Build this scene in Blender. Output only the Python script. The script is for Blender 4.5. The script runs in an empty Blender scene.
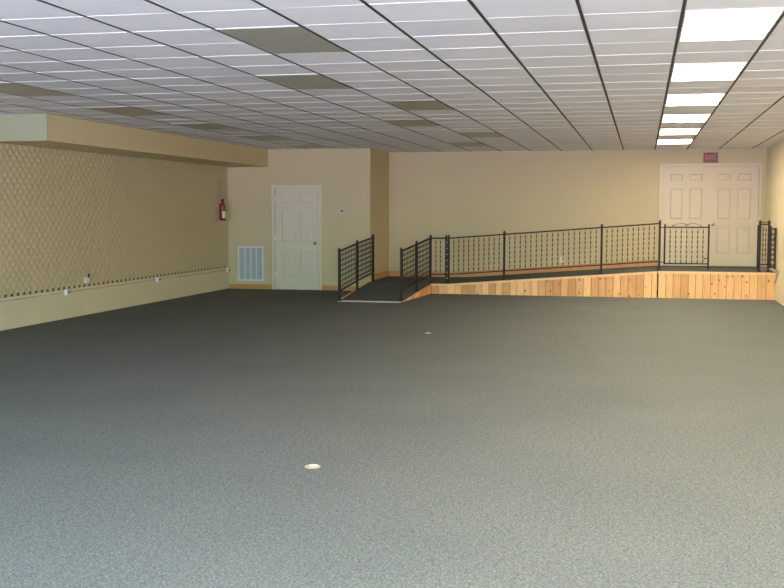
import bpy, math, random
from mathutils import Vector, Matrix
random.seed(7)
scene = bpy.context.scene
col = scene.collection

# ------------------------------------------------------------------ dimensions (metres)
CAM_H = 1.60
ZC = 2.838                      # ceiling
XL, XR = -8.30, 2.365           # left and right walls
YF, YB = -2.0, 22.63           # street side (behind the camera) and back wall
YD = 21.0                      # wall with the single door
XJ = -5.285                     # return between door wall and back wall
G = 0.62                       # ceiling grid module
GA, GB = 0.2209, 7.060         # grid origin
YP = 20.62                     # front plane of platform and long ramp
ZP = 0.50                      # platform height
ZLAND = 0.20                   # ramp landing height

# ------------------------------------------------------------------ materials
def new_mat(name):
    m = bpy.data.materials.new(name); m.use_nodes = True
    nt = m.node_tree; b = nt.nodes['Principled BSDF']
    return m, nt, b
def N(nt, t, **kw):
    n = nt.nodes.new(t)
    for k, v in kw.items():
        if k in n.inputs: n.inputs[k].default_value = v
        else: setattr(n, k, v)
    return n
def ramp(nt, fac, stops):
    r = nt.nodes.new('ShaderNodeValToRGB'); e = r.color_ramp.elements
    e[0].position, e[0].color = stops[0][0], (*stops[0][1], 1)
    e[1].position, e[1].color = stops[-1][0], (*stops[-1][1], 1)
    for p, c in stops[1:-1]:
        x = e.new(p); x.color = (*c, 1)
    nt.links.new(fac, r.inputs[0]); return r.outputs[0]
def bump(nt, b, h, strength, dist):
    n = N(nt, 'ShaderNodeBump', Strength=strength, Distance=dist)
    nt.links.new(h, n.inputs['Height']); nt.links.new(n.outputs[0], b.inputs['Normal'])
def coords(nt, scale=(1, 1, 1), rot=(0, 0, 0), loc=(0, 0, 0)):
    tc = N(nt, 'ShaderNodeTexCoord'); mp = N(nt, 'ShaderNodeMapping')
    mp.inputs['Scale'].default_value = scale; mp.inputs['Rotation'].default_value = rot
    mp.inputs['Location'].default_value = loc
    nt.links.new(tc.outputs['Object'], mp.inputs['Vector']); return mp.outputs[0]

def plain(name, c, rough=.6, metal=0., var=0.04, scale=6., bumpy=0., spec=.5):
    m, nt, b = new_mat(name)
    v = coords(nt)
    n = N(nt, 'ShaderNodeTexNoise', Scale=scale, Detail=4.)
    nt.links.new(v, n.inputs['Vector'])
    lo = tuple(max(0, x * (1 - var)) for x in c); hi = tuple(min(1, x * (1 + var)) for x in c)
    nt.links.new(ramp(nt, n.outputs['Fac'], [(.3, lo), (.7, hi)]), b.inputs['Base Color'])
    b.inputs['Roughness'].default_value = rough; b.inputs['Metallic'].default_value = metal
    b.inputs['Specular IOR Level'].default_value = spec
    if bumpy:
        n2 = N(nt, 'ShaderNodeTexNoise', Scale=120., Detail=3.); nt.links.new(v, n2.inputs['Vector'])
        bump(nt, b, n2.outputs['Fac'], bumpy, .002)
    return m

def carpet_material(name, dark=1.0):
    m, nt, b = new_mat(name)
    # loop pile: short diagonal flecks in slate blue, grey green and taupe
    v1 = coords(nt, (80, 190, 90), (0, 0, math.radians(38)))
    n1 = N(nt, 'ShaderNodeTexNoise', Scale=1., Detail=2., Roughness=.6); nt.links.new(v1, n1.inputs['Vector'])
    v2 = coords(nt, (1, 1, 1))
    n2 = N(nt, 'ShaderNodeTexNoise', Scale=28., Detail=5., Roughness=.75); nt.links.new(v2, n2.inputs['Vector'])
    n3 = N(nt, 'ShaderNodeTexNoise', Scale=.9, Detail=3.); nt.links.new(v2, n3.inputs['Vector'])
    k = dark
    c1 = ramp(nt, n1.outputs['Fac'], [(.30, (.070*k, .078*k, .088*k)), (.5, (.153*k, .172*k, .170*k)), (.72, (.305*k, .312*k, .30*k))])
    c2 = ramp(nt, n2.outputs['Fac'], [(.3, (.72, .76, .78)), (.5, (.98, 1., 1.)), (.7, (1.22, 1.18, 1.14))])
    c3 = ramp(nt, n3.outputs['Fac'], [(.3, (.94, .95, .96)), (.7, (1.05, 1.04, 1.03))])
    mx = N(nt, 'ShaderNodeMix', data_type='RGBA', blend_type='MULTIPLY'); mx.inputs[0].default_value = 1
    nt.links.new(c1, mx.inputs[6]); nt.links.new(c2, mx.inputs[7])
    my = N(nt, 'ShaderNodeMix', data_type='RGBA', blend_type='MULTIPLY'); my.inputs[0].default_value = 1
    nt.links.new(mx.outputs[2], my.inputs[6]); nt.links.new(c3, my.inputs[7])
    # stray coloured yarns
    n4 = N(nt, 'ShaderNodeTexNoise', Scale=1., Detail=1.); nt.links.new(coords(nt, (60, 150, 60), (0, 0, math.radians(38)), (3, 5, 0)), n4.inputs['Vector'])
    mz = N(nt, 'ShaderNodeMix', data_type='RGBA', blend_type='OVERLAY'); mz.inputs[0].default_value = .38
    nt.links.new(my.outputs[2], mz.inputs[6]); nt.links.new(n4.outputs['Color'], mz.inputs[7])
    nt.links.new(mz.outputs[2], b.inputs['Base Color'])
    b.inputs['Roughness'].default_value = 1.; b.inputs['Specular IOR Level'].default_value = 0.
    bump(nt, b, n1.outputs['Fac'], .5, .006)
    return m

def wood_material(name, base, dark, knots=True):
    m, nt, b = new_mat(name)
    at = N(nt, 'ShaderNodeAttribute', attribute_name='tone')
    v = coords(nt, (9, 9, 1.1)); n = N(nt, 'ShaderNodeTexNoise', Scale=2.6, Detail=5., Distortion=.6)
    add = N(nt, 'ShaderNodeVectorMath', operation='ADD')
    cmb = N(nt, 'ShaderNodeCombineXYZ'); mul = N(nt, 'ShaderNodeMath', operation='MULTIPLY'); mul.inputs[1].default_value = 37.
    nt.links.new(at.outputs['Fac'], mul.inputs[0]); nt.links.new(mul.outputs[0], cmb.inputs[2])
    nt.links.new(v, add.inputs[0]); nt.links.new(cmb.outputs[0], add.inputs[1]); nt.links.new(add.outputs[0], n.inputs['Vector'])
    grain = ramp(nt, n.outputs['Fac'], [(.3, tuple(x*.86 for x in base)), (.55, base), (.75, tuple(min(1, x*1.1) for x in base))])
    tone = ramp(nt, at.outputs['Fac'], [(0., (.78, .62, .48)), (.5, (.97, .94, .90)), (1., (1.14, 1.16, 1.2))])
    mx = N(nt, 'ShaderNodeMix', data_type='RGBA', blend_type='MULTIPLY'); mx.inputs[0].default_value = 1
    nt.links.new(grain, mx.inputs[6]); nt.links.new(tone, mx.inputs[7]); out = mx.outputs[2]
    if knots:
        v2 = coords(nt, (7.5, 7.5, 6.)); vo = N(nt, 'ShaderNodeTexVoronoi', Scale=1.); nt.links.new(v2, vo.inputs['Vector'])
        kf = ramp(nt, vo.outputs['Distance'], [(.07, (1, 1, 1)), (.17, (0, 0, 0))])
        mk = N(nt, 'ShaderNodeMix', data_type='RGBA'); nt.links.new(kf, mk.inputs[0])
        nt.links.new(out, mk.inputs[6]); mk.inputs[7].default_value = (*dark, 1); out = mk.outputs[2]
    nt.links.new(out, b.inputs['Base Color']); b.inputs['Roughness'].default_value = .5
    return m

def emit_material(name, c, s):
    m, nt, b = new_mat(name)
    b.inputs['Base Color'].default_value = (.9, .9, .88, 1)
    b.inputs['Emission Color'].default_value = (*c, 1); b.inputs['Emission Strength'].default_value = s
    return m

def block_material(name, c):
    # painted concrete block: faint courses and joints of the blocks themselves
    m, nt, b = new_mat(name)
    tc = N(nt, 'ShaderNodeTexCoord'); sp = N(nt, 'ShaderNodeSeparateXYZ'); cb = N(nt, 'ShaderNodeCombineXYZ')
    nt.links.new(tc.outputs['Object'], sp.inputs[0]); nt.links.new(sp.outputs[1], cb.inputs[0]); nt.links.new(sp.outputs[2], cb.inputs[1])
    br = N(nt, 'ShaderNodeTexBrick', Scale=1.)
    br.inputs['Brick Width'].default_value = .4; br.inputs['Row Height'].default_value = .2; br.inputs['Mortar Size'].default_value = .006
    br.inputs['Color1'].default_value = (*c, 1); br.inputs['Color2'].default_value = (*(x*.96 for x in c), 1)
    br.inputs['Mortar'].default_value = (*(x*.94 for x in c), 1)
    nt.links.new(cb.outputs[0], br.inputs['Vector']); nt.links.new(br.outputs['Color'], b.inputs['Base Color'])
    b.inputs['Roughness'].default_value = .7
    bump(nt, b, br.outputs['Fac'], -.12, .003)
    return m

CREAM = (.585, .495, .305)
M = {}
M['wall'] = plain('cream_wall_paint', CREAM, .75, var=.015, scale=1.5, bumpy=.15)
M['wall_right'] = plain('cream_wall_paint_lit', (.80, .71, .50), .7, var=.015, scale=1.5, bumpy=.15)  # wall cream lightened: glow of the nearby ceiling lights put into the colour
M['soffit'] = plain('soffit_paint', (.67, .56, .335), .75, var=.02, scale=1.5, bumpy=.15)
M['soffit_end_shade'] = plain('soffit_end_shaded_paint', (.35, .365, .23), .75, var=.01)  # darkened end face: the dimmer light there is put into its colour
M['block_wall'] = plain('textured_block_paint', (.565, .495, .31), .6, var=.03, scale=14)
M['block_base'] = block_material('plain_block_paint', (.71, .65, .48))
M['hole'] = plain('block_cavity', (.12, .11, .09), .9)
M['tile'] = plain('ceiling_tile', (.84, .81, .845), .9, var=.02, scale=3., bumpy=.3)
M['tile2'] = plain('ceiling_tile_aged', (.79, .765, .80), .9, var=.03, scale=3., bumpy=.3)
M['tee_dark'] = plain('dark_bronze_main_tee', (.030, .024, .020), .6)
M['tee_white'] = plain('white_cross_tee', (.90, .90, .90), .45)
M['carpet'] = carpet_material('blue_grey_loop_carpet')
M['carpet_ramp_shaded'] = carpet_material('shaded_loop_carpet', .75)  # same carpet as the floor, with the shade at the back painted in
M['pine'] = wood_material('knotty_pine', (.88, .50, .21), (.26, .10, .035))
M['pine_trim'] = wood_material('pine_trim', (.90, .56, .27), (.3, .14, .05), False)
M['base_wood'] = wood_material('oak_baseboard', (.60, .30, .10), (.3, .14, .05), False)
M['iron'] = plain('dark_iron_paint', (.026, .022, .024), .6, .0, var=.1, spec=.3)
M['picket_iron'] = plain('bronzed_picket_iron', (.065, .055, .045), .4, .3, var=.1)
M['gap'] = plain('shadow_gap_board', (.06, .04, .03), .9)
M['door_warm'] = plain('door_cream_paint', (.62, .53, .37), .42, var=.01)
M['casing_warm'] = plain('casing_cream_paint', (.63, .545, .385), .42, var=.01)
M['door'] = plain('door_white_paint', (.655, .60, .47), .42, var=.01)
M['casing'] = plain('casing_white_paint', (.67, .61, .475), .4, var=.01)
M['brass'] = plain('brass', (.75, .52, .22), .22, 1.)
M['alu'] = plain('brushed_aluminium', (.80, .80, .78), .35, .3)
M['lit'] = emit_material('lit_diffuser', (1., .80, .55), 34)
M['frame_white'] = plain('fixture_frame_white', (.80, .79, .76), .4)
M['unlit'] = plain('unlit_prismatic_diffuser', (.39, .37, .31), .35, var=.06, scale=20)
M['unlit_frame'] = plain('unlit_fixture_frame', (.40, .38, .33), .5)
M['vent'] = plain('grille_enamel', (.72, .74, .76), .4)
M['vent_blade'] = plain('grille_blade_enamel', (.47, .50, .55), .5)
M['plastic'] = plain('white_plastic', (.80, .79, .75), .35)
M['plastic_grey'] = plain('pale_grey_plastic', (.55, .54, .50), .4)
M['tan'] = plain('tan_cover_ring', (.50, .36, .26), .5)
M['black'] = plain('black_rubber', (.02, .02, .02), .5)
M['red'] = plain('extinguisher_red', (.25, .014, .035), .35, var=.02)
M['label'] = plain('paper_label', (.75, .74, .72), .6)
M['exit_red'] = plain('exit_sign_red', (.27, .03, .035), .4)
M['exit_letter'] = plain('exit_letter_pink', (.50, .20, .20), .4)
M['exit_case'] = plain('exit_case_brown', (.17, .10, .07), .5)
M['sign_strip'] = plain('faded_sign', (.50, .36, .28), .6)
M['conduit'] = plain('painted_conduit', (.62, .56, .43), .5)
M['glassframe'] = plain('storefront_frame', (.25, .25, .25), .4, .6)

# ------------------------------------------------------------------ mesh helpers
class MB:
    def __init__(s): s.v, s.f, s.mi, s.tone, s.smooth = [], [], [], [], []
    def quadmesh(s, vs, fs, mi=0, tone=.5, smooth=False):
        o = len(s.v); s.v += [tuple(p) for p in vs]
        for f in fs:
            s.f.append(tuple(i + o for i in f)); s.mi.append(mi); s.tone.append(tone); s.smooth.append(smooth)
        return s
    def hexa(s, p, mi=0, tone=.5):   # 8 points: bottom ring 0-3, top ring 4-7
        return s.quadmesh(p, [(3, 2, 1, 0), (4, 5, 6, 7), (0, 1, 5, 4), (1, 2, 6, 5), (2, 3, 7, 6), (3, 0, 4, 7)], mi, tone)
    def box(s, x0, x1, y0, y1, z0, z1, mi=0, tone=.5):
        return s.hexa([(x0, y0, z0), (x1, y0, z0), (x1, y1, z0), (x0, y1, z0), (x0, y0, z1), (x1, y0, z1), (x1, y1, z1), (x0, y1, z1)], mi, tone)
    def chbox(s, x0, x1, y0, y1, z0, z1, c, mi=0):    # box with chamfered vertical edges and top
        def ring(z, i): return [(x0+i+c, y0+i, z), (x1-i-c, y0+i, z), (x1-i, y0+i+c, z), (x1-i, y1-i-c, z), (x1-i-c, y1-i, z), (x0+i+c, y1-i, z), (x0+i, y1-i-c, z), (x0+i, y0+i+c, z)]
        vs = ring(z0, 0) + ring(z1 - c, 0) + ring(z1, c)
        fs = [tuple(reversed(range(8))), tuple(range(16, 24))]
        for r in (0, 8):
            for k in range(8): fs.append((r+k, r+(k+1) % 8, r+8+(k+1) % 8, r+8+k))
        return s.quadmesh(vs, fs, mi)
    def bar(s, a, b, w, h, mi=0, up=(0, 0, 1)):       # rectangular bar a->b
        a, b = Vector(a), Vector(b); d = (b - a).normalized(); r = d.cross(Vector(up))
        if r.length < 1e-4: r = d.cross(Vector((1, 0, 0)))
        r.normalize(); u = r.cross(d)
        pts = []
        for q in (a, b):
            pts += [q - r*w/2 - u*h/2, q + r*w/2 - u*h/2, q + r*w/2 + u*h/2, q - r*w/2 + u*h/2]
        return s.quadmesh(pts, [(0, 1, 2, 3), (7, 6, 5, 4), (0, 4, 5, 1), (1, 5, 6, 2), (2, 6, 7, 3), (3, 7, 4, 0)], mi)
    def tube(s, pts, rad, n=8, mi=0):
        pts = [Vector(p) for p in pts]; rr = rad if isinstance(rad, (list, tuple)) else [rad]*len(pts)
        vs, fs = [], []
        prev = None
        for i, p in enumerate(pts):
            d = (pts[min(i+1, len(pts)-1)] - pts[max(i-1, 0)]).normalized()
            if prev is None:
                r = d.cross(Vector((0, 0, 1)));
                if r.length < 1e-3: r = d.cross(Vector((1, 0, 0)))
            else: r = prev - d*prev.dot(d)
            r.normalize(); prev = r; u = d.cross(r)
            for k in range(n):
                t = 2*math.pi*k/n; vs.append(p + (r*math.cos(t) + u*math.sin(t))*rr[i])
        for i in range(len(pts)-1):
            for k in range(n):
                fs.append((i*n+k, i*n+(k+1) % n, (i+1)*n+(k+1) % n, (i+1)*n+k))
        fs += [tuple(reversed(range(n))), tuple(range((len(pts)-1)*n, len(pts)*n))]
        return s.quadmesh(vs, fs, mi, smooth=True)
    def lathe(s, prof, c=(0, 0, 0), axis='z', n=24, mi=0):
        vs, fs = [], []
        for r, h in prof:
            for k in range(n):
                t = 2*math.pi*k/n; a, b = r*math.cos(t), r*math.sin(t)
                p = (a, b, h) if axis == 'z' else ((a, h, b) if axis == 'y' else (h, a, b))
                vs.append((c[0]+p[0], c[1]+p[1], c[2]+p[2]))
        for i in range(len(prof)-1):
            for k in range(n): fs.append((i*n+k, i*n+(k+1) % n, (i+1)*n+(k+1) % n, (i+1)*n+k))
        fs += [tuple(reversed(range(n))), tuple(range((len(prof)-1)*n, len(prof)*n))]
        return s.quadmesh(vs, fs, mi, smooth=True)
    def mesh(s, name, mats):
        me = bpy.data.meshes.new(name); me.from_pydata(s.v, [], s.f)
        for m in (mats if isinstance(mats, (list, tuple)) else [mats]): me.materials.append(m)
        me.polygons.foreach_set('material_index', s.mi)
        me.polygons.foreach_set('use_smooth', s.smooth)
        at = me.attributes.new('tone', 'FLOAT', 'FACE'); at.data.foreach_set('value', s.tone)
        me.update(); return me
    def build(s, name, mats, parent=None, loc=None):
        o = bpy.data.objects.new(name, s.mesh(name, mats)); col.objects.link(o)
        if parent: o.parent = parent
        if loc: o.location = loc
        return o

def tag(o, label=None, cat=None, group=None, kind=None):
    if label: o['label'] = label
    if cat: o['category'] = cat
    if group: o['group'] = group
    if kind: o['kind'] = kind
    return o
def empty(name, loc, label=None, cat=None, group=None, rz=0):
    o = bpy.data.objects.new(name, None); col.objects.link(o); o.location = loc; o.rotation_euler = (0, 0, rz)
    o.empty_display_size = .1
    return tag(o, label, cat, group)
def structure(name, mb, mats, label=None, cat=None, parent=None):
    o = mb.build(name, mats, parent)
    if not parent: tag(o, label, cat, kind='structure')
    return o
def copy_tree(o, parent=None):
    c = o.copy(); col.objects.link(c)
    if parent: c.parent = parent
    for ch in list(o.children): copy_tree(ch, c)
    return c

# ------------------------------------------------------------------ room shell
T = .15
structure('floor', MB().box(XL-T, XR+T, YF-T, YB+T, -.1, 0), M['carpet'], 'blue-grey loop pile carpet covering the whole room floor', 'floor')
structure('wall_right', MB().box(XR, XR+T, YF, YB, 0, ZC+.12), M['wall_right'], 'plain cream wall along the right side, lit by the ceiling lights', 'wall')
structure('wall_back', MB().box(XJ, XR, YB, YB+T, 0, ZC+.12), M['wall'], 'cream wall behind the railings, ramp and double door', 'wall')
structure('wall_door_side', MB().box(XL, XJ-T, YD, YD+T, 0, ZC+.12), M['wall'], 'cream wall around the single white door', 'wall')
structure('wall_return', MB().box(XJ-T, XJ, YD, YB+T, 0, ZC+.12), M['wall'], 'short cream return wall beside the ramp landing', 'wall')

# left wall: smooth block courses at the foot, raised diamond block above, one row of open cells between
CW, CH = .151, .15            # diamond cell
ZB, ZT = .43, ZC
w = MB()
w.box(XL-T, XL-.012, YF, YD+T, 0, ZC+.12)                      # body of the wall
w.box(XL-.012, XL, YF, YD, 0, ZB, mi=1)                    # flush base courses
nu, nv, SUB = int((YD-YF)/CW)+1, int((ZT-ZB)/CH)+1, 6
y_off = 12.805 - CW*round((12.805-YF)/CW)
def relief(u, v):                                          # staggered rhombic pillows
    a = abs(((u + v) % 1.0) - .5)*2; b = abs(((u - v) % 1.0) - .5)*2
    return max(0., 1-max(a, b))**.8
NU, NV = nu*SUB, nv*SUB
vs = []
for i in range(NU+1):
    y = YF + (YD-YF)*i/NU
    for j in range(NV+1):
        z = ZB + .045 + (ZT-ZB-.045)*j/NV
        h = relief((y-y_off)/CW, (z-ZB)/CH)
        vs.append((XL - .010 + .024*h, y, z))
fs = []
for i in range(NU):
    for j in range(NV):
        a = i*(NV+1)+j; fs.append((a, a+NV+1, a+NV+2, a+1))
w.quadmesh(vs, fs, 2, smooth=True)
k = 0                                                      # the row of open cells
y = y_off
while y < YD - .05:
    if y > YF:
        w.box(XL-.0115, XL-.010, y-.042, y+.042, ZB+.002, ZB+.044, mi=3)
        w.box(XL-.012, XL+.006, y+.044, y+CW-.044, ZB, ZB+.047, mi=2)
    y += CW
structure('wall_left', w, [M['block_base'], M['block_base'], M['block_wall'], M['hole']],
          'painted block wall on the left with raised diamond texture and a row of small dark holes', 'wall')

# street side behind the camera: wall with large openings that let the daylight in
w = MB()
zs0, zs1 = .25, 2.6
w.box(XL-T, XR+T, YF-T, YF, 0, zs0); w.box(XL-T, XR+T, YF-T, YF, zs1, ZC+.12)
w.box(XL-T, XL+.5, YF-T, YF, zs0, zs1); w.box(XR-.4, XR+T, YF-T, YF, zs0, zs1)
structure('wall_front', w, M['wall'], 'cream street wall around the shop windows, behind the viewer', 'wall')
wx = [XL+.5 + (XR-.4-XL-.5)*i/4 for i in range(5)]
for i in range(4):
    f = MB()
    a, b_ = wx[i], wx[i+1]
    for (p, q, r, s_) in ((a, a+.05, zs0, zs1), (b_-.05, b_, zs0, zs1), (a+.05, b_-.05, zs0, zs0+.06), (a+.05, b_-.05, zs1-.06, zs1)):
        f.box(p, q, YF-.11, YF-.04, r, s_)
    structure('window_%d' % (i+1), f, M['glassframe'], 'metal framed shop window bay behind the viewer', 'window')

# ceiling: lay-in tiles on dark main tees and white cross tees; openings where fixtures sit
lights_lit = [(0, j) for j in (-8, -4, 0, 4, 8, 12, 16, 20)]
lights_off = [(-5, 0), (-5, 8), (-5, 16), (-6, 4), (-6, 12), (-6, 20), (-11, 4), (-11, 8), (-11, 12), (-11, 16), (-11, 20)]
fixtures = set()
for i, j in lights_lit + lights_off: fixtures |= {(i, j), (i, j+1)}
c = MB()
c.box(XL-T, XR+T, YF-T, YB+T, ZC+.12, ZC+.2)               # deck above the tiles
for i in range(-14, 4):
    for j in range(-15, 26):
        x0, x1 = max(XL, GA+G*i), min(XR, GA+G*(i+1)); y0, y1 = max(YF, GB+G*j), min(YB, GB+G*(j+1))
        if x1 <= x0+.01 or y1 <= y0+.01 or (i, j) in fixtures: continue
        dz = random.uniform(-.0006, .0006); s1 = random.uniform(-.0007, .0007); s2 = random.uniform(-.0007, .0007)
        zb = ZC+.001
        c.hexa([(x0, y0, zb+dz-s1-s2), (x1, y0, zb+dz+s1-s2), (x1, y1, zb+dz+s1+s2), (x0, y1, zb+dz-s1+s2),
                (x0, y0, ZC+.02), (x1, y0, ZC+.02), (x1, y1, ZC+.02), (x0, y1, ZC+.02)], 1 if random.random() < .12 else 0)
for i in range(-13, 4):
    x = GA+G*i
    c.box(x-.011, x+.011, YF, YB, ZC-.0015, ZC+.03, mi=2)
for j in range(-14, 26):
    y = GB+G*j
    for i in range(-14, 4):
        x0, x1 = max(XL, GA+G*i+.013), min(XR, GA+G*(i+1)-.013)
        if (i, j) in fixtures and (i, j-1) in fixtures: continue
        c.box(x0, x1, y-.010, y+.010, ZC-.0008, ZC+.02, mi=3)
structure('ceiling', c, [M['tile'], M['tile2'], M['tee_dark'], M['tee_white']],
          'suspended ceiling of white tiles with dark lengthwise and white cross grid bars', 'ceiling')

# soffit box along the left wall
s_ = MB(); SX, SY, SZ = -7.42, 12.60, 2.49
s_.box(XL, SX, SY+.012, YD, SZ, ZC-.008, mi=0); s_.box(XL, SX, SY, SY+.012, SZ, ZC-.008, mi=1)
structure('trim_1', s_, [M['soffit'], M['soffit_end_shade']], 'boxed soffit under the ceiling along the left wall', 'soffit')

# ------------------------------------------------------------------ baseboards
def tone_box(mb, *a, t=None): mb.box(*a, tone=random.uniform(.3, .7) if t is None else t)
b = MB(); tone_box(b, XL+.02, -7.345, YD-.016, YD, 0, .095); tone_box(b, -6.285, XJ-.02, YD-.016, YD, 0, .095)
structure('baseboard_door_wall', b, M['base_wood'], 'honey-brown wooden baseboard left and right of the single door', 'baseboard')
b = MB()
def ramp_z(x): return ZLAND if x < -3.64 else min(ZP, ZLAND + (ZP-ZLAND)*(x+3.64)/(0.29+3.64))
xs = [XJ+.016, -3.64, -1.7, .29, .33]
for x0, x1 in zip(xs[:-1], xs[1:]):
    a, d = ramp_z(x0), ramp_z(x1); y0, y1 = YB-.018, YB
    b.hexa([(x0, y0, a+.004), (x1, y0, d+.004), (x1, y1, d+.004), (x0, y1, a+.004), (x0, y0, a+.125), (x1, y0, d+.125), (x1, y1, d+.125), (x0, y1, a+.125)], 0, random.uniform(.35, .65))
structure('baseboard_back', b, M['base_wood'], 'brown wooden baseboard climbing with the ramp along the back wall', 'baseboard')
b = MB(); tone_box(b, XJ, XJ+.016, YD, YB, ZLAND+.004, ZLAND+.125)
structure('baseboard_return', b, M['base_wood'], 'brown wooden baseboard at the return wall beside the landing', 'baseboard')

# ------------------------------------------------------------------ doors
def door_leaf(name, label, x0, x1, z0, z1, yw, knob_x, knob_z, hinges=None, mat='door'):
    W, y0 = x1-x0, yw-.034
    m = MB(); sx = [.0, .13, .135+.5*(W-.13*2-.11)-.005, .13+.5*(W-.13*2-.11)+.11, W-.13, W]
    pw = (W-.13*2-.11)/2
    cols_ = [(.13, .13+pw), (.13+pw+.11, W-.13)]
    H = z1-z0; rows = [(.24, .80), (.95, 1.60), (1.73, 1.90)]
    rows = [(a*H/2.03, b2*H/2.03) for a, b2 in rows]
    m.box(x0, x1, y0+.014, yw-.002, z0, z1)
    # stiles and rails proud of the recessed field
    m.box(x0, x0+.13, y0, y0+.014, z0, z1); m.box(x1-.13, x1, y0, y0+.014, z0, z1); m.box(x0+.13+pw, x0+.13+pw+.11, y0, y0+.014, z0, z1)
    zz = [0] + [q for r in rows for q in r] + [H]
    for k in range(0, len(zz), 2):
        for (a, d) in cols_: m.box(x0+a, x0+d, y0, y0+.014, z0+zz[k], z0+zz[k+1])
    for (a, d) in cols_:
        for (e, f) in rows:                               # raised field with bevelled border
            g, h = .012, .035
            o = [(x0+a+g, z0+e+g), (x0+d-g, z0+e+g), (x0+d-g, z0+f-g), (x0+a+g, z0+f-g)]
            i_ = [(x0+a+h, z0+e+h), (x0+d-h, z0+e+h), (x0+d-h, z0+f-h), (x0+a+h, z0+f-h)]
            v = [(p[0], y0+.014, p[1]) for p in o] + [(p[0], y0+.004, p[1]) for p in i_]
            m.quadmesh(v, [(0, 1, 5, 4), (1, 2, 6, 5), (2, 3, 7, 6), (3, 0, 4, 7), (4, 5, 6, 7)])
    o = structure(name, m, M[mat], label, 'door')
    kb = MB().lathe([(.032, 0), (.032, -.006), (.012, -.010), (.011, -.030), (.024, -.040), (.030, -.055), (.024, -.068), (.008, -.073)], (knob_x, y0, knob_z), 'y', 20)
    k_ = kb.build('door_knob', M['brass'], o); k_['label'] = 'round brass knob'
    for hz in hinges or []:
        hb = MB().tube([(x0-.004, y0-.004, hz-.05), (x0-.004, y0-.004, hz+.05)], .008, 8).box(x0, x0+.02, y0-.002, y0, hz-.05, hz+.05)
        hb.build('hinge', M['plastic'], o)
    return o
def casing(name, label, x0, x1, z0, z1, yw, cw=.062, mid=None, mat='casing'):
    m = MB(); y0 = yw-.045
    def prof(a, b2, c_, d):
        m.box(a, b2, y0+.012, yw-.001, c_, d)
    m.box(x0-cw, x0-.008, y0, yw-.001, z0, z1+cw); m.box(x1+.008, x1+cw, y0, yw-.001, z0, z1+cw); m.box(x0-.008, x1+.008, y0, yw-.001, z1+.008, z1+cw)
    m.box(x0-cw-.008, x0-cw, y0+.014, yw-.001, z0, z1+cw+.008); m.box(x1+cw, x1+cw+.008, y0+.014, yw-.001, z0, z1+cw+.008); m.box(x0-cw, x1+cw, y0+.014, yw-.001, z1+cw, z1+cw+.008)
    if mid: m.box(mid-.014, mid+.014, y0+.006, yw-.03, z0, z1)
    return structure(name, m, M[mat], label, 'door casing')
door_leaf('door_1', 'white six-panel single door with brass knob beside the wall grille', -7.272, -6.356, .008, 2.05, YD, -6.42, .945, hinges=(.30, 1.05, 1.82))
casing('trim_2', 'white casing around the single door', -7.272, -6.356, 0, 2.05, YD)
door_leaf('door_2', 'left white six-panel leaf of the double door, behind the railing gate', .392, 1.297, ZP+.012, 2.488, YB, 1.10, -1, mat='door_warm')
bpy.data.objects.remove(bpy.data.objects['door_2'].children[0])
door_leaf('door_3', 'right white six-panel leaf of the double door, with the brass knob', 1.311, 2.228, ZP+.012, 2.488, YB, 1.378, 1.340, mat='door_warm')
casing('trim_3', 'white casing around the double door on the platform', .392, 2.228, ZP+.004, 2.488, YB, mid=1.304, mat='casing_warm')

# ------------------------------------------------------------------ platform and ramps
def planks(mb, path, z_top, z0=0.0, pw=.137, gap=.007, th=.018, mi=0):
    """vertical boards along a straight plan segment path=(p,q); z_top(t) gives the height at t in 0..1; boards face the left-hand normal"""
    p, q = Vector(path[0]), Vector(path[1]); d = q-p; L = d.length; d.normalize(); nrm = Vector((d.y, -d.x))
    t = 0
    while t < L-.01:
        e = min(L, t+pw*random.uniform(.93, 1.07)); a, b2 = t+gap/2, e-gap/2
        if L-e < .04: e = L; b2 = L-gap/2
        A, B = p+d*a, p+d*b2; A2, B2 = A+nrm*-th, B+nrm*-th
        za, zb = z_top(a/L), z_top(b2/L)
        if max(za, zb) > z0+.004:
            mb.hexa([(A.x, A.y, z0), (B.x, B.y, z0), (B2.x, B2.y, z0), (A2.x, A2.y, z0), (A.x, A.y, max(z0, za)), (B.x, B.y, max(z0, zb)), (B2.x, B2.y, max(z0, zb)), (A2.x, A2.y, max(z0, za))], mi, random.random())
        t = e
CT = .014   # carpet thickness
# platform in front of the double door
t = empty('wooden_platform', (1.3, 21.6, 0), 'raised pine-boarded platform with carpet top in front of the double door', 'platform')
def child(mb, name, mat, par, label=None):
    # geometry is written in room coordinates; shift it to the thing's origin
    L = par.location
    mb.v = [(x-L.x, y-L.y, z-L.z) for x, y, z in mb.v]
    o = mb.build(name, mat, par)
    if label: o['label'] = label
    return o
PX0, PX1 = .295, 2.362
m = MB(); planks(m, ((PX0+.012, YP), (PX1, YP)), lambda t_: ZP-.014)
child(m, 'board_skirt', M['pine'], t, 'vertical knotty pine boards')
m = MB().box(PX0+.03, PX1-.03, YP+.03, YB-.03, .0, ZP-.02)
child(m, 'inner_frame', M['gap'], t)
m = MB(); m.box(PX0+.005, PX1, YP-.014, YP-.0005, ZP-.046, ZP-.002, tone=.8)
child(m, 'edge_trim', M['pine_trim'], t, 'pale pine trim along the front edge')
m = MB().box(PX0, PX1, YP-.002, YB-.002, ZP-.012, ZP+.004)
child(m, 'carpet_top', M['carpet_ramp_shaded'], t, 'shade-darkened carpet covering')
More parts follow.
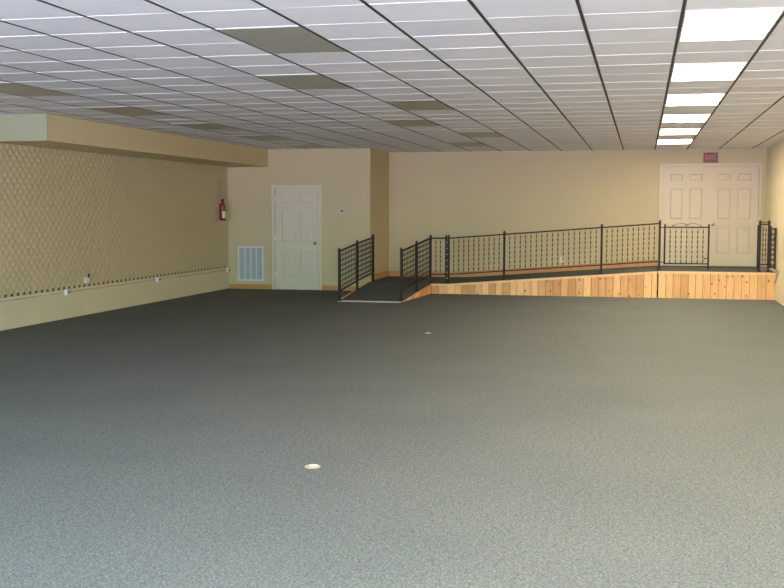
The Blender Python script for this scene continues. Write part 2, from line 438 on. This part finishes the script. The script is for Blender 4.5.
# long ramp rising to the platform, with its landing
t = empty('long_ramp', (-1.7, 21.6, 0), 'long low pine-boarded ramp rising along the back wall to the platform', 'ramp')
RX0 = -3.64
zr = lambda x: ramp_z(x)
m = MB(); planks(m, ((-3.97, YP), (RX0, YP)), lambda t_: ZLAND-.016)
planks(m, ((RX0, YP), (PX0-.008, YP)), lambda t_: zr(RX0+t_*(PX0-.008-RX0))-.016)
child(m, 'board_skirt', M['pine'], t, 'vertical knotty pine boards')
def slab(mb, pts, th, mi=0, tone=.5):      # pts: four (x,y,ztop)
    mb.hexa([(x, y, z-th) for x, y, z in pts] + list(pts), mi, tone); return mb
m = MB()
slab(m, [(-3.94, YP+.03, ZLAND-.02), (RX0, YP+.03, ZLAND-.02), (RX0, YB-.03, ZLAND-.02), (-3.94, YB-.03, ZLAND-.02)], ZLAND-.02)
m.hexa([(RX0, YP+.03, 0), (PX0-.03, YP+.03, 0), (PX0-.03, YB-.03, 0), (RX0, YB-.03, 0), (RX0, YP+.03, ZLAND-.02), (PX0-.03, YP+.03, ZP-.03), (PX0-.03, YB-.03, ZP-.03), (RX0, YB-.03, ZLAND-.02)])
child(m, 'inner_frame', M['gap'], t)
m = MB()
slab(m, [(-3.97, YP-.014, ZLAND-.004), (RX0, YP-.014, ZLAND-.004), (RX0, YP, ZLAND-.004), (-3.97, YP, ZLAND-.004)], .04, tone=.75)
slab(m, [(RX0, YP-.014, ZLAND-.004), (PX0-.005, YP-.014, ZP-.006), (PX0-.005, YP, ZP-.006), (RX0, YP, ZLAND-.004)], .04, tone=.8)
child(m, 'edge_trim', M['pine_trim'], t, 'pale pine trim following the slope')
m = MB()
slab(m, [(-3.965, YP-.002, ZLAND+.004), (RX0, YP-.002, ZLAND+.004), (RX0, YB-.002, ZLAND+.004), (-3.965, YB-.002, ZLAND+.004)], CT)
slab(m, [(RX0, YP-.002, ZLAND+.004), (PX0-.001, YP-.002, ZP+.003), (PX0-.001, YB-.002, ZP+.003), (RX0, YB-.002, ZLAND+.004)], CT)
child(m, 'carpet_top', M['carpet_ramp_shaded'], t, 'shade-darkened carpet covering')
# front ramp coming off the floor towards the landing
t = empty('entry_ramp', (-4.6, 19.6, 0), 'short carpeted entry ramp between two railings, rising from the floor to the landing', 'ramp')
E0, E1 = 18.44, YP
xl, xr0, xr1 = -5.225, -4.10, -3.975
m = MB()
m.hexa([(xl+.01, E0, 0), (xr0-.01, E0, 0), (xr1-.01, E1, 0), (xl+.01, E1, 0), (xl+.01, E0, .006), (xr0-.01, E0, .006), (xr1-.01, E1, ZLAND-.012), (xl+.01, E1, ZLAND-.012)])
m.box(xl+.01, xr1-.01, E1, YD-.02, 0, ZLAND-.012); m.box(XJ+.02, xr1-.01, YD-.02, YB-.03, 0, ZLAND-.012)
child(m, 'inner_frame', M['gap'], t)
m = MB(); planks(m, ((xr0, E0+.02), (xr1, E1-.002)), lambda q: .004+(ZLAND-.02)*q)
child(m, 'board_skirt', M['pine'], t, 'tapering pine side boards')
m = MB()
m.hexa([(xl-.012, E0, 0), (xl+.008, E0, 0), (xl+.008, YD-.02, 0), (xl-.012, YD-.02, 0), (xl-.012, E0, .02), (xl+.008, E0, .02), (xl+.008, YD-.02, .235), (xl-.012, YD-.02, .235)], tone=.6)
child(m, 'side_board', M['pine_trim'], t, 'thin wooden side board on the left edge')
m = MB()
slab(m, [(xl+.01, E0+.03, .012), (xr0, E0+.03, .012), (xr1, E1, ZLAND+.004), (xl+.01, E1, ZLAND+.004)], .010)
slab(m, [(xl+.01, E1, ZLAND+.004), (xr1, E1, ZLAND+.004), (xr1, YD, ZLAND+.004), (xl+.01, YD, ZLAND+.004)], CT)
slab(m, [(XJ+.002, YD, ZLAND+.004), (xr1, YD, ZLAND+.004), (xr1, YB-.002, ZLAND+.004), (XJ+.002, YB-.002, ZLAND+.004)], CT)
child(m, 'carpet_top', M['carpet_ramp_shaded'], t, 'shade-darkened carpet covering')
m = MB().hexa([(xl, E0-.05, .001), (xr0, E0-.05, .001), (xr0, E0+.035, .001), (xl, E0+.035, .001), (xl, E0-.045, .014), (xr0, E0-.045, .014), (xr0, E0+.035, .018), (xl, E0+.035, .018)])
child(m, 'threshold_strip', M['alu'], t, 'pale metal threshold strip at the foot')

# ------------------------------------------------------------------ railings
PH = .69                                       # picket height between rails
def picket_mesh(h=PH, n=7):
    m = MB(); m.tube([(0, 0, 0), (0, 0, h)], .003, 6)
    pitch = .0905; z0 = h-.035-.5*pitch
    for k in range(n):                         # twisted square swellings
        zc = z0-k*pitch; L = .066; vs, fs = [], []; R_ = 7
        for r in range(R_+1):
            q = r/R_; z = zc-L/2+L*q; rad = .004+.0085*math.sin(math.pi*q)**.6 if 0 < q < 1 else .004
            for s in range(4):
                a = math.pi/2*s+q*math.pi*1.1; vs.append((rad*math.cos(a), rad*math.sin(a), z))
        for r in range(R_):
            for s in range(4): fs.append((r*4+s, r*4+(s+1) % 4, (r+1)*4+(s+1) % 4, (r+1)*4+s))
        fs += [(3, 2, 1, 0), tuple(range(R_*4, R_*4+4))]
        m.quadmesh(vs, fs)
    return m.mesh('picket', M['picket_iron'])
PICKET = picket_mesh()
def post_mesh(h, w_=.040, flange=True):
    m = MB(); m.chbox(-w_/2, w_/2, -w_/2, w_/2, 0, h-.02, .003)
    m.chbox(-w_/2-.006, w_/2+.006, -w_/2-.006, w_/2+.006, h-.034, h-.018, .003)
    m.lathe([(.004, h-.018), (.018, h-.012), (.019, h-.004), (.012, h+.006), (.003, h+.01)], n=12)
    if flange: m.chbox(-.045, .045, -.045, .045, 0, .01, .002); m.chbox(-w_/2-.008, w_/2+.008, -w_/2-.008, w_/2+.008, .01, .03, .004)
    return m.mesh('post', M['iron'])
POST = post_mesh(.93)
def link(name, me, par, loc, rz=0):
    o = bpy.data.objects.new(name, me); col.objects.link(o); o.parent = par; o.location = loc; o.rotation_euler = (0, 0, rz); return o
def railing(name, label, cat, posts, spans, group=None, np_=None):
    """posts: list of (x,y,z_deck); spans: (i,k,count) panels between posts i and k"""
    o0 = Vector(posts[0]); t = empty(name, o0, label, cat, group)
    for p in posts: link('post', POST, t, Vector(p)-o0, math.atan2(posts[-1][1]-posts[0][1], posts[-1][0]-posts[0][0]))
    for (i, k, n) in spans:
        a, b2 = Vector(posts[i])-o0, Vector(posts[k])-o0; d = (b2-a); f = .019/Vector((d.x, d.y)).length
        A, B = a+d*f, b2-d*f; up = Vector((0, 0, 1))
        MB().bar(A+up*.872, B+up*.872, .036, .025).build('top_rail', M['iron'], t)
        MB().bar(A+up*.172, B+up*.172, .03, .021).build('bottom_rail', M['iron'], t)
        for q in range(n):
            P = a+d*((q+1)/(n+1)); link('picket', PICKET, t, (P.x, P.y, P.z+.180), .3*q)
    return t
railing('ramp_railing', 'left black iron railing of the entry ramp, in front of the single-door wall', 'railing',
        [(-5.20, 18.42, .012), (-5.20, 19.66, .119), (-5.20, 20.90, ZLAND+.004)], [(0, 1, 11), (1, 2, 11)])
railing('ramp_railing', 'right black iron railing of the entry ramp, ending at the landing corner', 'railing',
        [(-4.12, 18.62, .02), (-4.055, 19.62, .112), (-3.985, 20.62, ZLAND+.004)], [(0, 1, 9), (1, 2, 9)])
railing('landing_railing', 'very short black railing across the landing front with two pickets', 'railing',
        [(-3.88, 20.655, ZLAND+.004), (-3.683, 20.655, ZLAND+.004)], [])
t = bpy.data.objects['landing_railing']
bpy.data.objects.remove(t.children[0])         # shares the corner post of the ramp railing
t.location = (-3.683, 20.655, ZLAND+.004)
for ch in t.children: ch.location = (0, 0, 0)
A, B = Vector((-.283, -.01, 0)), Vector((-.019, 0, 0))
MB().bar(A+Vector((0, 0, .872)), B+Vector((0, 0, .872)), .038, .028).build('top_rail', M['iron'], t)
MB().bar(A+Vector((0, 0, .172)), B+Vector((0, 0, .172)), .03, .024).build('bottom_rail', M['iron'], t)
for x in (-.205, -.115): link('picket', PICKET, t, (x, 0, .180))
bolts = MB()
railing('long_ramp_railing', 'long black iron railing of three picket panels climbing along the long ramp', 'railing',
        [(-3.635, 20.655, ZLAND+.004), (-2.56, 20.655, zr(-2.56)+.003), (-.735, 20.655, zr(-.735)+.003), (.318, 20.655, ZP+.004)], [(0, 1, 10), (1, 2, 17), (2, 3, 10)])
t = bpy.data.objects['long_ramp_railing']
for k in range(7):                              # bright spacer bolts in the joint of the twin posts
    z = .10+k*.115
    MB().lathe([(.012, 0), (.012, .010)], (-.031, -.026, z), 'x', 10).build('spacer_bolt', M['plastic'], t)
# gate
GZ = ZP+.004; gy = 20.655
t = empty('iron_gate', (.41, gy, GZ), 'black iron gate with small scrolls on top, closed in front of the left door leaf', 'gate')
m = MB().chbox(-.016, .016, -.016, .016, .115, .862, .003); m.build('stile', M['iron'], t)
m = MB().chbox(.764, .796, -.016, .016, .02, .862, .003); m.build('stile', M['iron'], t)
MB().bar((.016, 0, .805), (.764, 0, .805), .03, .024).build('top_rail', M['iron'], t)
MB().bar((.016, 0, .135), (.764, 0, .135), .03, .024).build('bottom_rail', M['iron'], t)
gp = picket_mesh(.65, 7)
for k in range(7): link('picket', gp, t, (.78*(k+1)/8, 0, .147), .3*k)
m = MB()
for s in (-1, 1):
    cx = .39
    pts = [(cx+s*(.27-.27*u), 0, .817+.062*math.sin(math.pi*min(1, u*1.25)*.62)*(1 if u < .8 else 1-(u-.8)*2.2)) for u in [i/14 for i in range(15)]]
    m.tube(pts, .004, 6)
    pts = [(cx+s*(.028+.022*math.cos(a)*(1-a/9)), 0, .842+.022*math.sin(a)*(1-a/9)) for a in [i*.45 for i in range(14)]]
    m.tube(pts, .0035, 6)
    pts = [(cx+s*(.245+.02*math.cos(a)*(1-a/8)), 0, .832+.014*math.sin(a)*(1-a/8)) for a in [i*.45 for i in range(12)]]
    m.tube(pts, .0035, 6)
m.tube([(.39, 0, .817), (.39, 0, .862)], .004, 6)
m.build('scrollwork', M['iron'], t)
for z in (.16, .80): MB().bar((-.075, 0, z), (-.014, 0, z), .014, .016).build('hinge', M['iron'], t)
m = MB().bar((.70, -.012, .235), (.79, -.012, .235), .012, .016); m.tube([(.705, -.012, .18), (.705, -.012, .24)], .006, 8); m.build('latch', M['iron'], t)
# folded panels by the right wall
t = empty('railing_end_section', (2.08, gy, GZ), 'narrow dark railing section with twin pickets at the right end of the platform', 'railing')
link('post', POST, t, (0, 0, 0)); link('post', POST, t, (.155, 0, 0))
MB().chbox(-.045, -.019, -.012, .012, .05, .85, .003).build('side_bar', M['iron'], t)
MB().bar((.019, 0, .862), (.136, 0, .862), .03, .022).build('top_rail', M['iron'], t)
MB().bar((.019, 0, .14), (.136, 0, .14), .03, .022).build('bottom_rail', M['iron'], t)
link('picket', PICKET, t, (.055, 0, .155)); link('picket', PICKET, t, (.102, 0, .155), .5)
MB().chbox(.012, .143, -.020, .020, .0, .10, .006).build('foot_plate', M['exit_case'], t)
spiral = [(.03+.022*math.cos(a)*(1-a/9), .897+.022*math.sin(a)*(1-a/9)) for a in [i*.45 for i in range(14)]]
m = MB().tube([(.0775-x, 0, z) for x, z in reversed(spiral)] + [(.0775+x, 0, z) for x, z in spiral], .004, 6)
m.build('scrollwork', M['iron'], t)
t = empty('folded_gate_leaf', (2.262, 20.66, GZ), 'narrow dark iron gate leaf folded open against the right wall', 'gate')
e = Vector((2.322, 20.42, GZ))-Vector(t.location)
def gp_(f, z): return (e.x*f, e.y*f, z)
for f in (0.03, 1.0):
    p = gp_(f, 0); MB().chbox(p[0]-.016, p[0]+.016, p[1]-.016, p[1]+.016, .07, .835-(.03 if f > .5 else 0), .003).build('stile', M['iron'], t)
MB().bar(gp_(.06, .80), gp_(.97, .77), .026, .022).build('top_rail', M['iron'], t)
MB().bar(gp_(.06, .10), gp_(.97, .10), .026, .022).build('bottom_rail', M['iron'], t)
for k in range(2):
    f = (k+1)/3; link('picket', gp, t, gp_(f, .112), .4*k)
MB().chbox(e.x-.03, e.x-.014, e.y-.03, e.y+.03, .56, .64, .004).build('latch', M['iron'], t)
# angled strap bracket on the wall beside the platform end
bx = XR-.008
m = MB().bar((bx, 20.16, .54), (bx, 20.585, .31), .014, .026); m.bar((bx, 20.16, .545), (bx, 20.585, .545), .014, .020)
tag(m.build('wall_bracket', M['sign_strip']), 'small tan angled bracket on the right wall beside the platform end', 'bracket')

# ------------------------------------------------------------------ ceiling fixtures
nth = ['fifth', 'sixth']
lit_labels = {0: 'lit fluorescent ceiling light nearest the viewer, the largest in the row',
              4: 'lit ceiling light, second nearest in the row of six', 8: 'lit ceiling light, third nearest in the row of six',
              12: 'lit ceiling light, third from the exit-sign end of the row', 16: 'lit ceiling light, second from the exit-sign end of the row',
              20: 'lit ceiling light nearest the exit sign, smallest in the row',
              -4: 'lit ceiling light just above the viewer, out of the picture', -8: 'lit ceiling light behind the viewer, out of the picture'}
off_labels = {(-5, 0): 'nearest and largest unlit tan ceiling panel light', (-5, 8): 'unlit tan ceiling panel light in the middle column, fourth nearest of its zigzag',
              (-5, 16): 'small unlit ceiling panel light far back, nearest the row of lit lights',
              (-6, 4): 'second largest unlit tan ceiling panel light, just beyond and left of the largest', (-6, 12): 'unlit tan ceiling panel light diagonally beyond the middle one',
              (-6, 20): 'tiny unlit ceiling panel light close to the return wall corner',
              (-11, 4): 'unlit ceiling panel light cut by the left picture edge', (-11, 8): 'unlit ceiling panel light above the near end of the soffit',
              (-11, 12): 'unlit ceiling panel light along the soffit, third from the near end', (-11, 16): 'unlit ceiling panel light along the soffit, second from the single-door wall',
              (-11, 20): 'unlit ceiling panel light along the soffit, closest to the single-door wall'}
off_labels[(-5, 8)] = 'unlit tan ceiling panel light at mid distance, third nearest in the middle group'
def fixture(i, j, lit):
    x0, x1, y0, y1 = GA+G*i+.013, GA+G*(i+1)-.013, GB+G*j+.011, GB+G*(j+2)-.011
    cx, cy = (x0+x1)/2, (y0+y1)/2; hx, hy = (x1-x0)/2, (y1-y0)/2
    t = empty('ceiling_light', (cx, cy, ZC), lit_labels[j] if lit else off_labels[(i, j)], 'ceiling light',
              'lit fluorescent ceiling lights' if lit else 'unlit ceiling panel lights')
    fw = .012; f = MB(); z0, z1 = -.004, .06
    f.box(-hx, hx, -hy, -hy+fw, z0, z1); f.box(-hx, hx, hy-fw, hy, z0, z1); f.box(-hx, -hx+fw, -hy+fw, hy-fw, z0, z1); f.box(hx-fw, hx, -hy+fw, hy-fw, z0, z1)
    f.box(-hx+fw, hx-fw, -hy+fw, hy-fw, .05, .06)
    f.build('frame', M['frame_white'] if lit else M['unlit_frame'], t)
    MB().chbox(-hx+fw+.001, hx-fw-.001, -hy+fw+.001, hy-fw-.001, -.002, .004, .001).build('diffuser', M['lit'] if lit else M['unlit'], t)
for i, j in lights_lit: fixture(i, j, True)
for i, j in lights_off: fixture(i, j, False)

# ------------------------------------------------------------------ wall items
# exit sign
t = empty('exit_sign', (1.30, YB, 2.570), 'small red exit sign above the double door, under the ceiling', 'exit sign')
MB().chbox(-.135, .135, -.052, -.002, 0, .195, .006).build('housing', M['exit_case'], t)
MB().box(-.122, .122, -.056, -.0525, .016, .180).build('face_panel', M['exit_red'], t)
fc = bpy.data.curves.new('exit_letters', 'FONT'); fc.body = 'EXIT'; fc.size = .125; fc.extrude = .002; fc.align_x = 'CENTER'; fc.align_y = 'CENTER'
fo = bpy.data.objects.new('tmp_text', fc); col.objects.link(fo)
dg = bpy.context.evaluated_depsgraph_get(); me = bpy.data.meshes.new_from_object(fo.evaluated_get(dg)); bpy.data.objects.remove(fo)
me.materials.clear(); me.materials.append(M['exit_letter'])
o = bpy.data.objects.new('lettering', me); col.objects.link(o); o.parent = t; o.rotation_euler = (math.pi/2, 0, 0); o.location = (0, -.0585, .098); o.scale = (.78, 1.05, 1)

# return air grille
t = empty('air_grille', (-7.81, YD, .518), 'white return air grille with four columns of grey blades, left of the single door', 'vent')
W2, H2 = .275, .352
m = MB()
m.box(-W2, W2, -.014, -.001, H2-.03, H2); m.box(-W2, W2, -.014, -.001, -H2, -H2+.03); m.box(-W2, -W2+.028, -.014, -.001, -H2+.03, H2-.03); m.box(W2-.028, W2, -.014, -.001, -H2+.03, H2-.03)
cw2 = (2*W2-.056)/4
for k in range(1, 4): m.box(-W2+.028+cw2*k-.009, -W2+.028+cw2*k+.009, -.013, -.001, -H2+.03, H2-.03)
m.build('frame', M['vent'], t)
for k in range(4):
    a = -W2+.028+cw2*k+(.009 if k else 0); b2 = -W2+.028+cw2*(k+1)-(.009 if k < 3 else 0); m = MB()
    nb = 38
    for q in range(nb):
        z = -H2+.034+(2*H2-.068)*(q+.5)/nb
        m.quadmesh([(a, -.010, z-.006), (b2, -.010, z-.006), (b2, -.003, z+.007), (a, -.003, z+.007)], [(0, 1, 2, 3)])
        m.quadmesh([(a, -.0095, z-.007), (b2, -.0095, z-.007), (b2, -.0025, z+.006), (a, -.0025, z+.006)], [(3, 2, 1, 0)])
    m.box(a, b2, -.002, -.001, -H2+.03, H2-.03)
    m.build('blade_column', M['vent_blade'], t)
# thermostat
t = empty('thermostat', (-5.868, YD, 1.595), 'small pale thermostat with a dark dial on the wall right of the single door', 'thermostat')
MB().chbox(-.060, .060, -.028, -.001, -.045, .045, .005).build('housing', M['plastic_grey'], t)
MB().lathe([(.022, -.028), (.022, -.034), (.016, -.038), (.002, -.038)], (.008, 0, .003), 'y', 20).build('dial', M['black'], t)
# fire extinguisher on the left wall
ex = Vector((XL+.085, 20.50, 1.40))
t = empty('fire_extinguisher', ex, 'red fire extinguisher with white label hung on the left wall near the corner', 'fire extinguisher')
MB().lathe([(.050, 0), (.060, .008), (.061, .30), (.055, .33), (.034, .355), (.018, .365), (.018, .375)], n=28).build('cylinder', M['red'], t)
lab = MB(); n = 12; vs = []
for k in range(n+1):
    a = math.radians(-75+70*k/n); vs += [(.0618*math.cos(a), .0618*math.sin(a), .05), (.0618*math.cos(a), .0618*math.sin(a), .19)]
lab.quadmesh(vs, [(2*k, 2*k+2, 2*k+3, 2*k+1) for k in range(n)], smooth=True); lab.build('label', M['label'], t)['label'] = 'white paper label'
m = MB().lathe([(.016, .375), (.022, .38), (.022, .405), (.014, .41)], n=16); m.bar((-.01, -.02, .415), (-.005, .075, .44), .018, .012); m.bar((-.01, -.02, .395), (-.005, .065, .385), .018, .010)
m.box(-.025, .025, -.035, .035, .39, .425); m.build('valve_head', M['black'], t)
MB().tube([(.0, .02, .39), (.0, .06, .37), (.0, .075, .30), (.0, .074, .18), (.0, .07, .10)], [.009, .009, .009, .010, .013], 8).build('hose', M['black'], t)
m = MB().box(-.062, -.03, -.01, .02, .30, .33).box(-.066, -.062, -.012, .012, .05, .08); m.build('wall_hook', M['iron'], t)
# narrow sign strip above it
m = MB().chbox(XL+.019, XL+.026, 20.53, 20.61, 1.86, 2.22, .002)
tag(m.build('sign_strip', M['sign_strip']), 'narrow faded reddish sign strip above the fire extinguisher', 'sign')
# surface conduit and boxes along the left wall
m = MB(); m.tube([(XL+.012, YF+.02, .405), (XL+.012, 20.90, .385)], .011, 8)
m.tube([(XL+.012, 20.93, .37), (XL+.012, 20.93, .012)], .010, 8)
tag(m.build('conduit', M['conduit']), 'thin painted conduit running low along the left textured wall', 'conduit')
def jbox(y, z, label, big=1.):
    t = empty('junction_box', (XL+.026, y, z), label, 'outlet box', 'outlet boxes on the conduit')
    MB().chbox(-.022, .030, -.065*big, .065*big, -.04, .04, .006).build('box_body', M['plastic'], t)
    MB().chbox(.0305, .035, -.058*big, .058*big, -.034, .034, .002).build('cover_plate', M['plastic_grey'], t)
    for s in (-.022, .022): MB().box(.0352, .038, s-.012, s+.012, -.012, .012).build('socket', M['black'], t)
jbox(14.51, .395, 'white outlet box on the conduit, nearest the viewer')
jbox(17.61, .391, 'white outlet box on the conduit, midway along the left wall')
jbox(20.90, .388, 'white outlet box at the far end of the conduit in the corner', .6)
t = empty('plug_adapter', (XL+.020, 15.10, .555), 'white wall plate with a small dark plug above the holes of the left wall', 'outlet')
MB().chbox(-.002, .026, -.07, .05, -.06, .025, .005).build('plate', M['plastic'], t)
MB().chbox(.0305, .048, -.015, .02, .02, .085, .006).build('plug', M['black'], t)
# outlet on the back wall seen through the long railing
t = empty('wall_outlet', (-1.60, YB, .60), 'white outlet plate on the back wall seen through the long railing', 'outlet')
MB().chbox(-.04, .04, -.010, -.001, -.06, .06, .003).build('cover_plate', M['plastic'], t)
for z in (-.028, .022): MB().lathe([(.015, -.0102), (.015, -.013), (.002, -.013)], (0, 0, z), 'y', 16).build('socket', M['plastic_grey'], t)

# floor outlet covers
def floor_cover(x, y, r, label):
    t = empty('floor_outlet_cover', (x, y, 0), label, 'floor outlet')
    MB().lathe([(r, .0005), (r, .004), (r*.9, .008), (r*.55, .011), (.002, .012)], n=28).build('rim', M['tan'], t)
    MB().lathe([(r*.62, .0105), (r*.6, .012), (r*.45, .0135), (.002, .014)], (r*.12, 0, 0), n=24).build('lid', M['label'], t)
floor_cover(-1.985, 6.405, .05, 'small pale round floor outlet cover in the near middle of the carpet')
floor_cover(-2.708, 13.857, .042, 'tiny pale floor outlet cover far back on the carpet towards the ramp')

# ------------------------------------------------------------------ daylight
SKY, GROUND = (13., 22., 22.), (24., 24.5, 33.)
wd = bpy.data.worlds.new('daylight'); scene.world = wd; wd.use_nodes = True
nt = wd.node_tree; bg = nt.nodes['Background']; bg.inputs[1].default_value = 1.0
tc = nt.nodes.new('ShaderNodeTexCoord'); sp = nt.nodes.new('ShaderNodeSeparateXYZ'); nt.links.new(tc.outputs['Generated'], sp.inputs[0])
# sky above the horizon, sunlit pavement below it
cr_ = ramp(nt, sp.outputs[2], [(.0, GROUND), (.012, SKY)]); nt.links.new(cr_, bg.inputs[0])
pl = bpy.data.lights.new('window_portal', 'AREA'); pl.shape = 'RECTANGLE'; pl.size = XR-XL-.9; pl.size_y = zs1-zs0
po = bpy.data.objects.new('window_portal', pl); col.objects.link(po); po.location = ((XL+XR+.1)/2, YF-.03, (zs0+zs1)/2); po.rotation_euler = (math.radians(90), 0, 0)
pl.cycles.is_portal = True

# ------------------------------------------------------------------ camera
F_PX, YAW, PITCH, ROLL = 1083.83, .2264, .0765, .0015
cy, sy, cp, sp, cr, sr = math.cos(YAW), math.sin(YAW), math.cos(PITCH), math.sin(PITCH), math.cos(ROLL), math.sin(ROLL)
f0 = Vector((-sy*cp, cy*cp, -sp)); r0 = Vector((cy, sy, 0)); u0 = r0.cross(f0)
R = r0*cr+u0*sr; U = -r0*sr+u0*cr
cam = bpy.data.cameras.new('camera'); co = bpy.data.objects.new('camera', cam); col.objects.link(co)
co.matrix_world = Matrix(((R.x, U.x, -f0.x, 0), (R.y, U.y, -f0.y, 0), (R.z, U.z, -f0.z, CAM_H), (0, 0, 0, 1)))
cam.sensor_width = 36; cam.lens = F_PX/784*36; cam.clip_start = .05; cam.clip_end = 200
scene.camera = co

scene.view_settings.view_transform = 'Standard'; scene.view_settings.look = 'None'
scene.view_settings.gamma = 1; scene.view_settings.use_curve_mapping = False; scene.view_settings.exposure = 0
scene.cycles.use_denoising = True
scene.cycles.max_bounces = 8; scene.cycles.diffuse_bounces = 6
scene.cycles.sample_clamp_indirect = 6
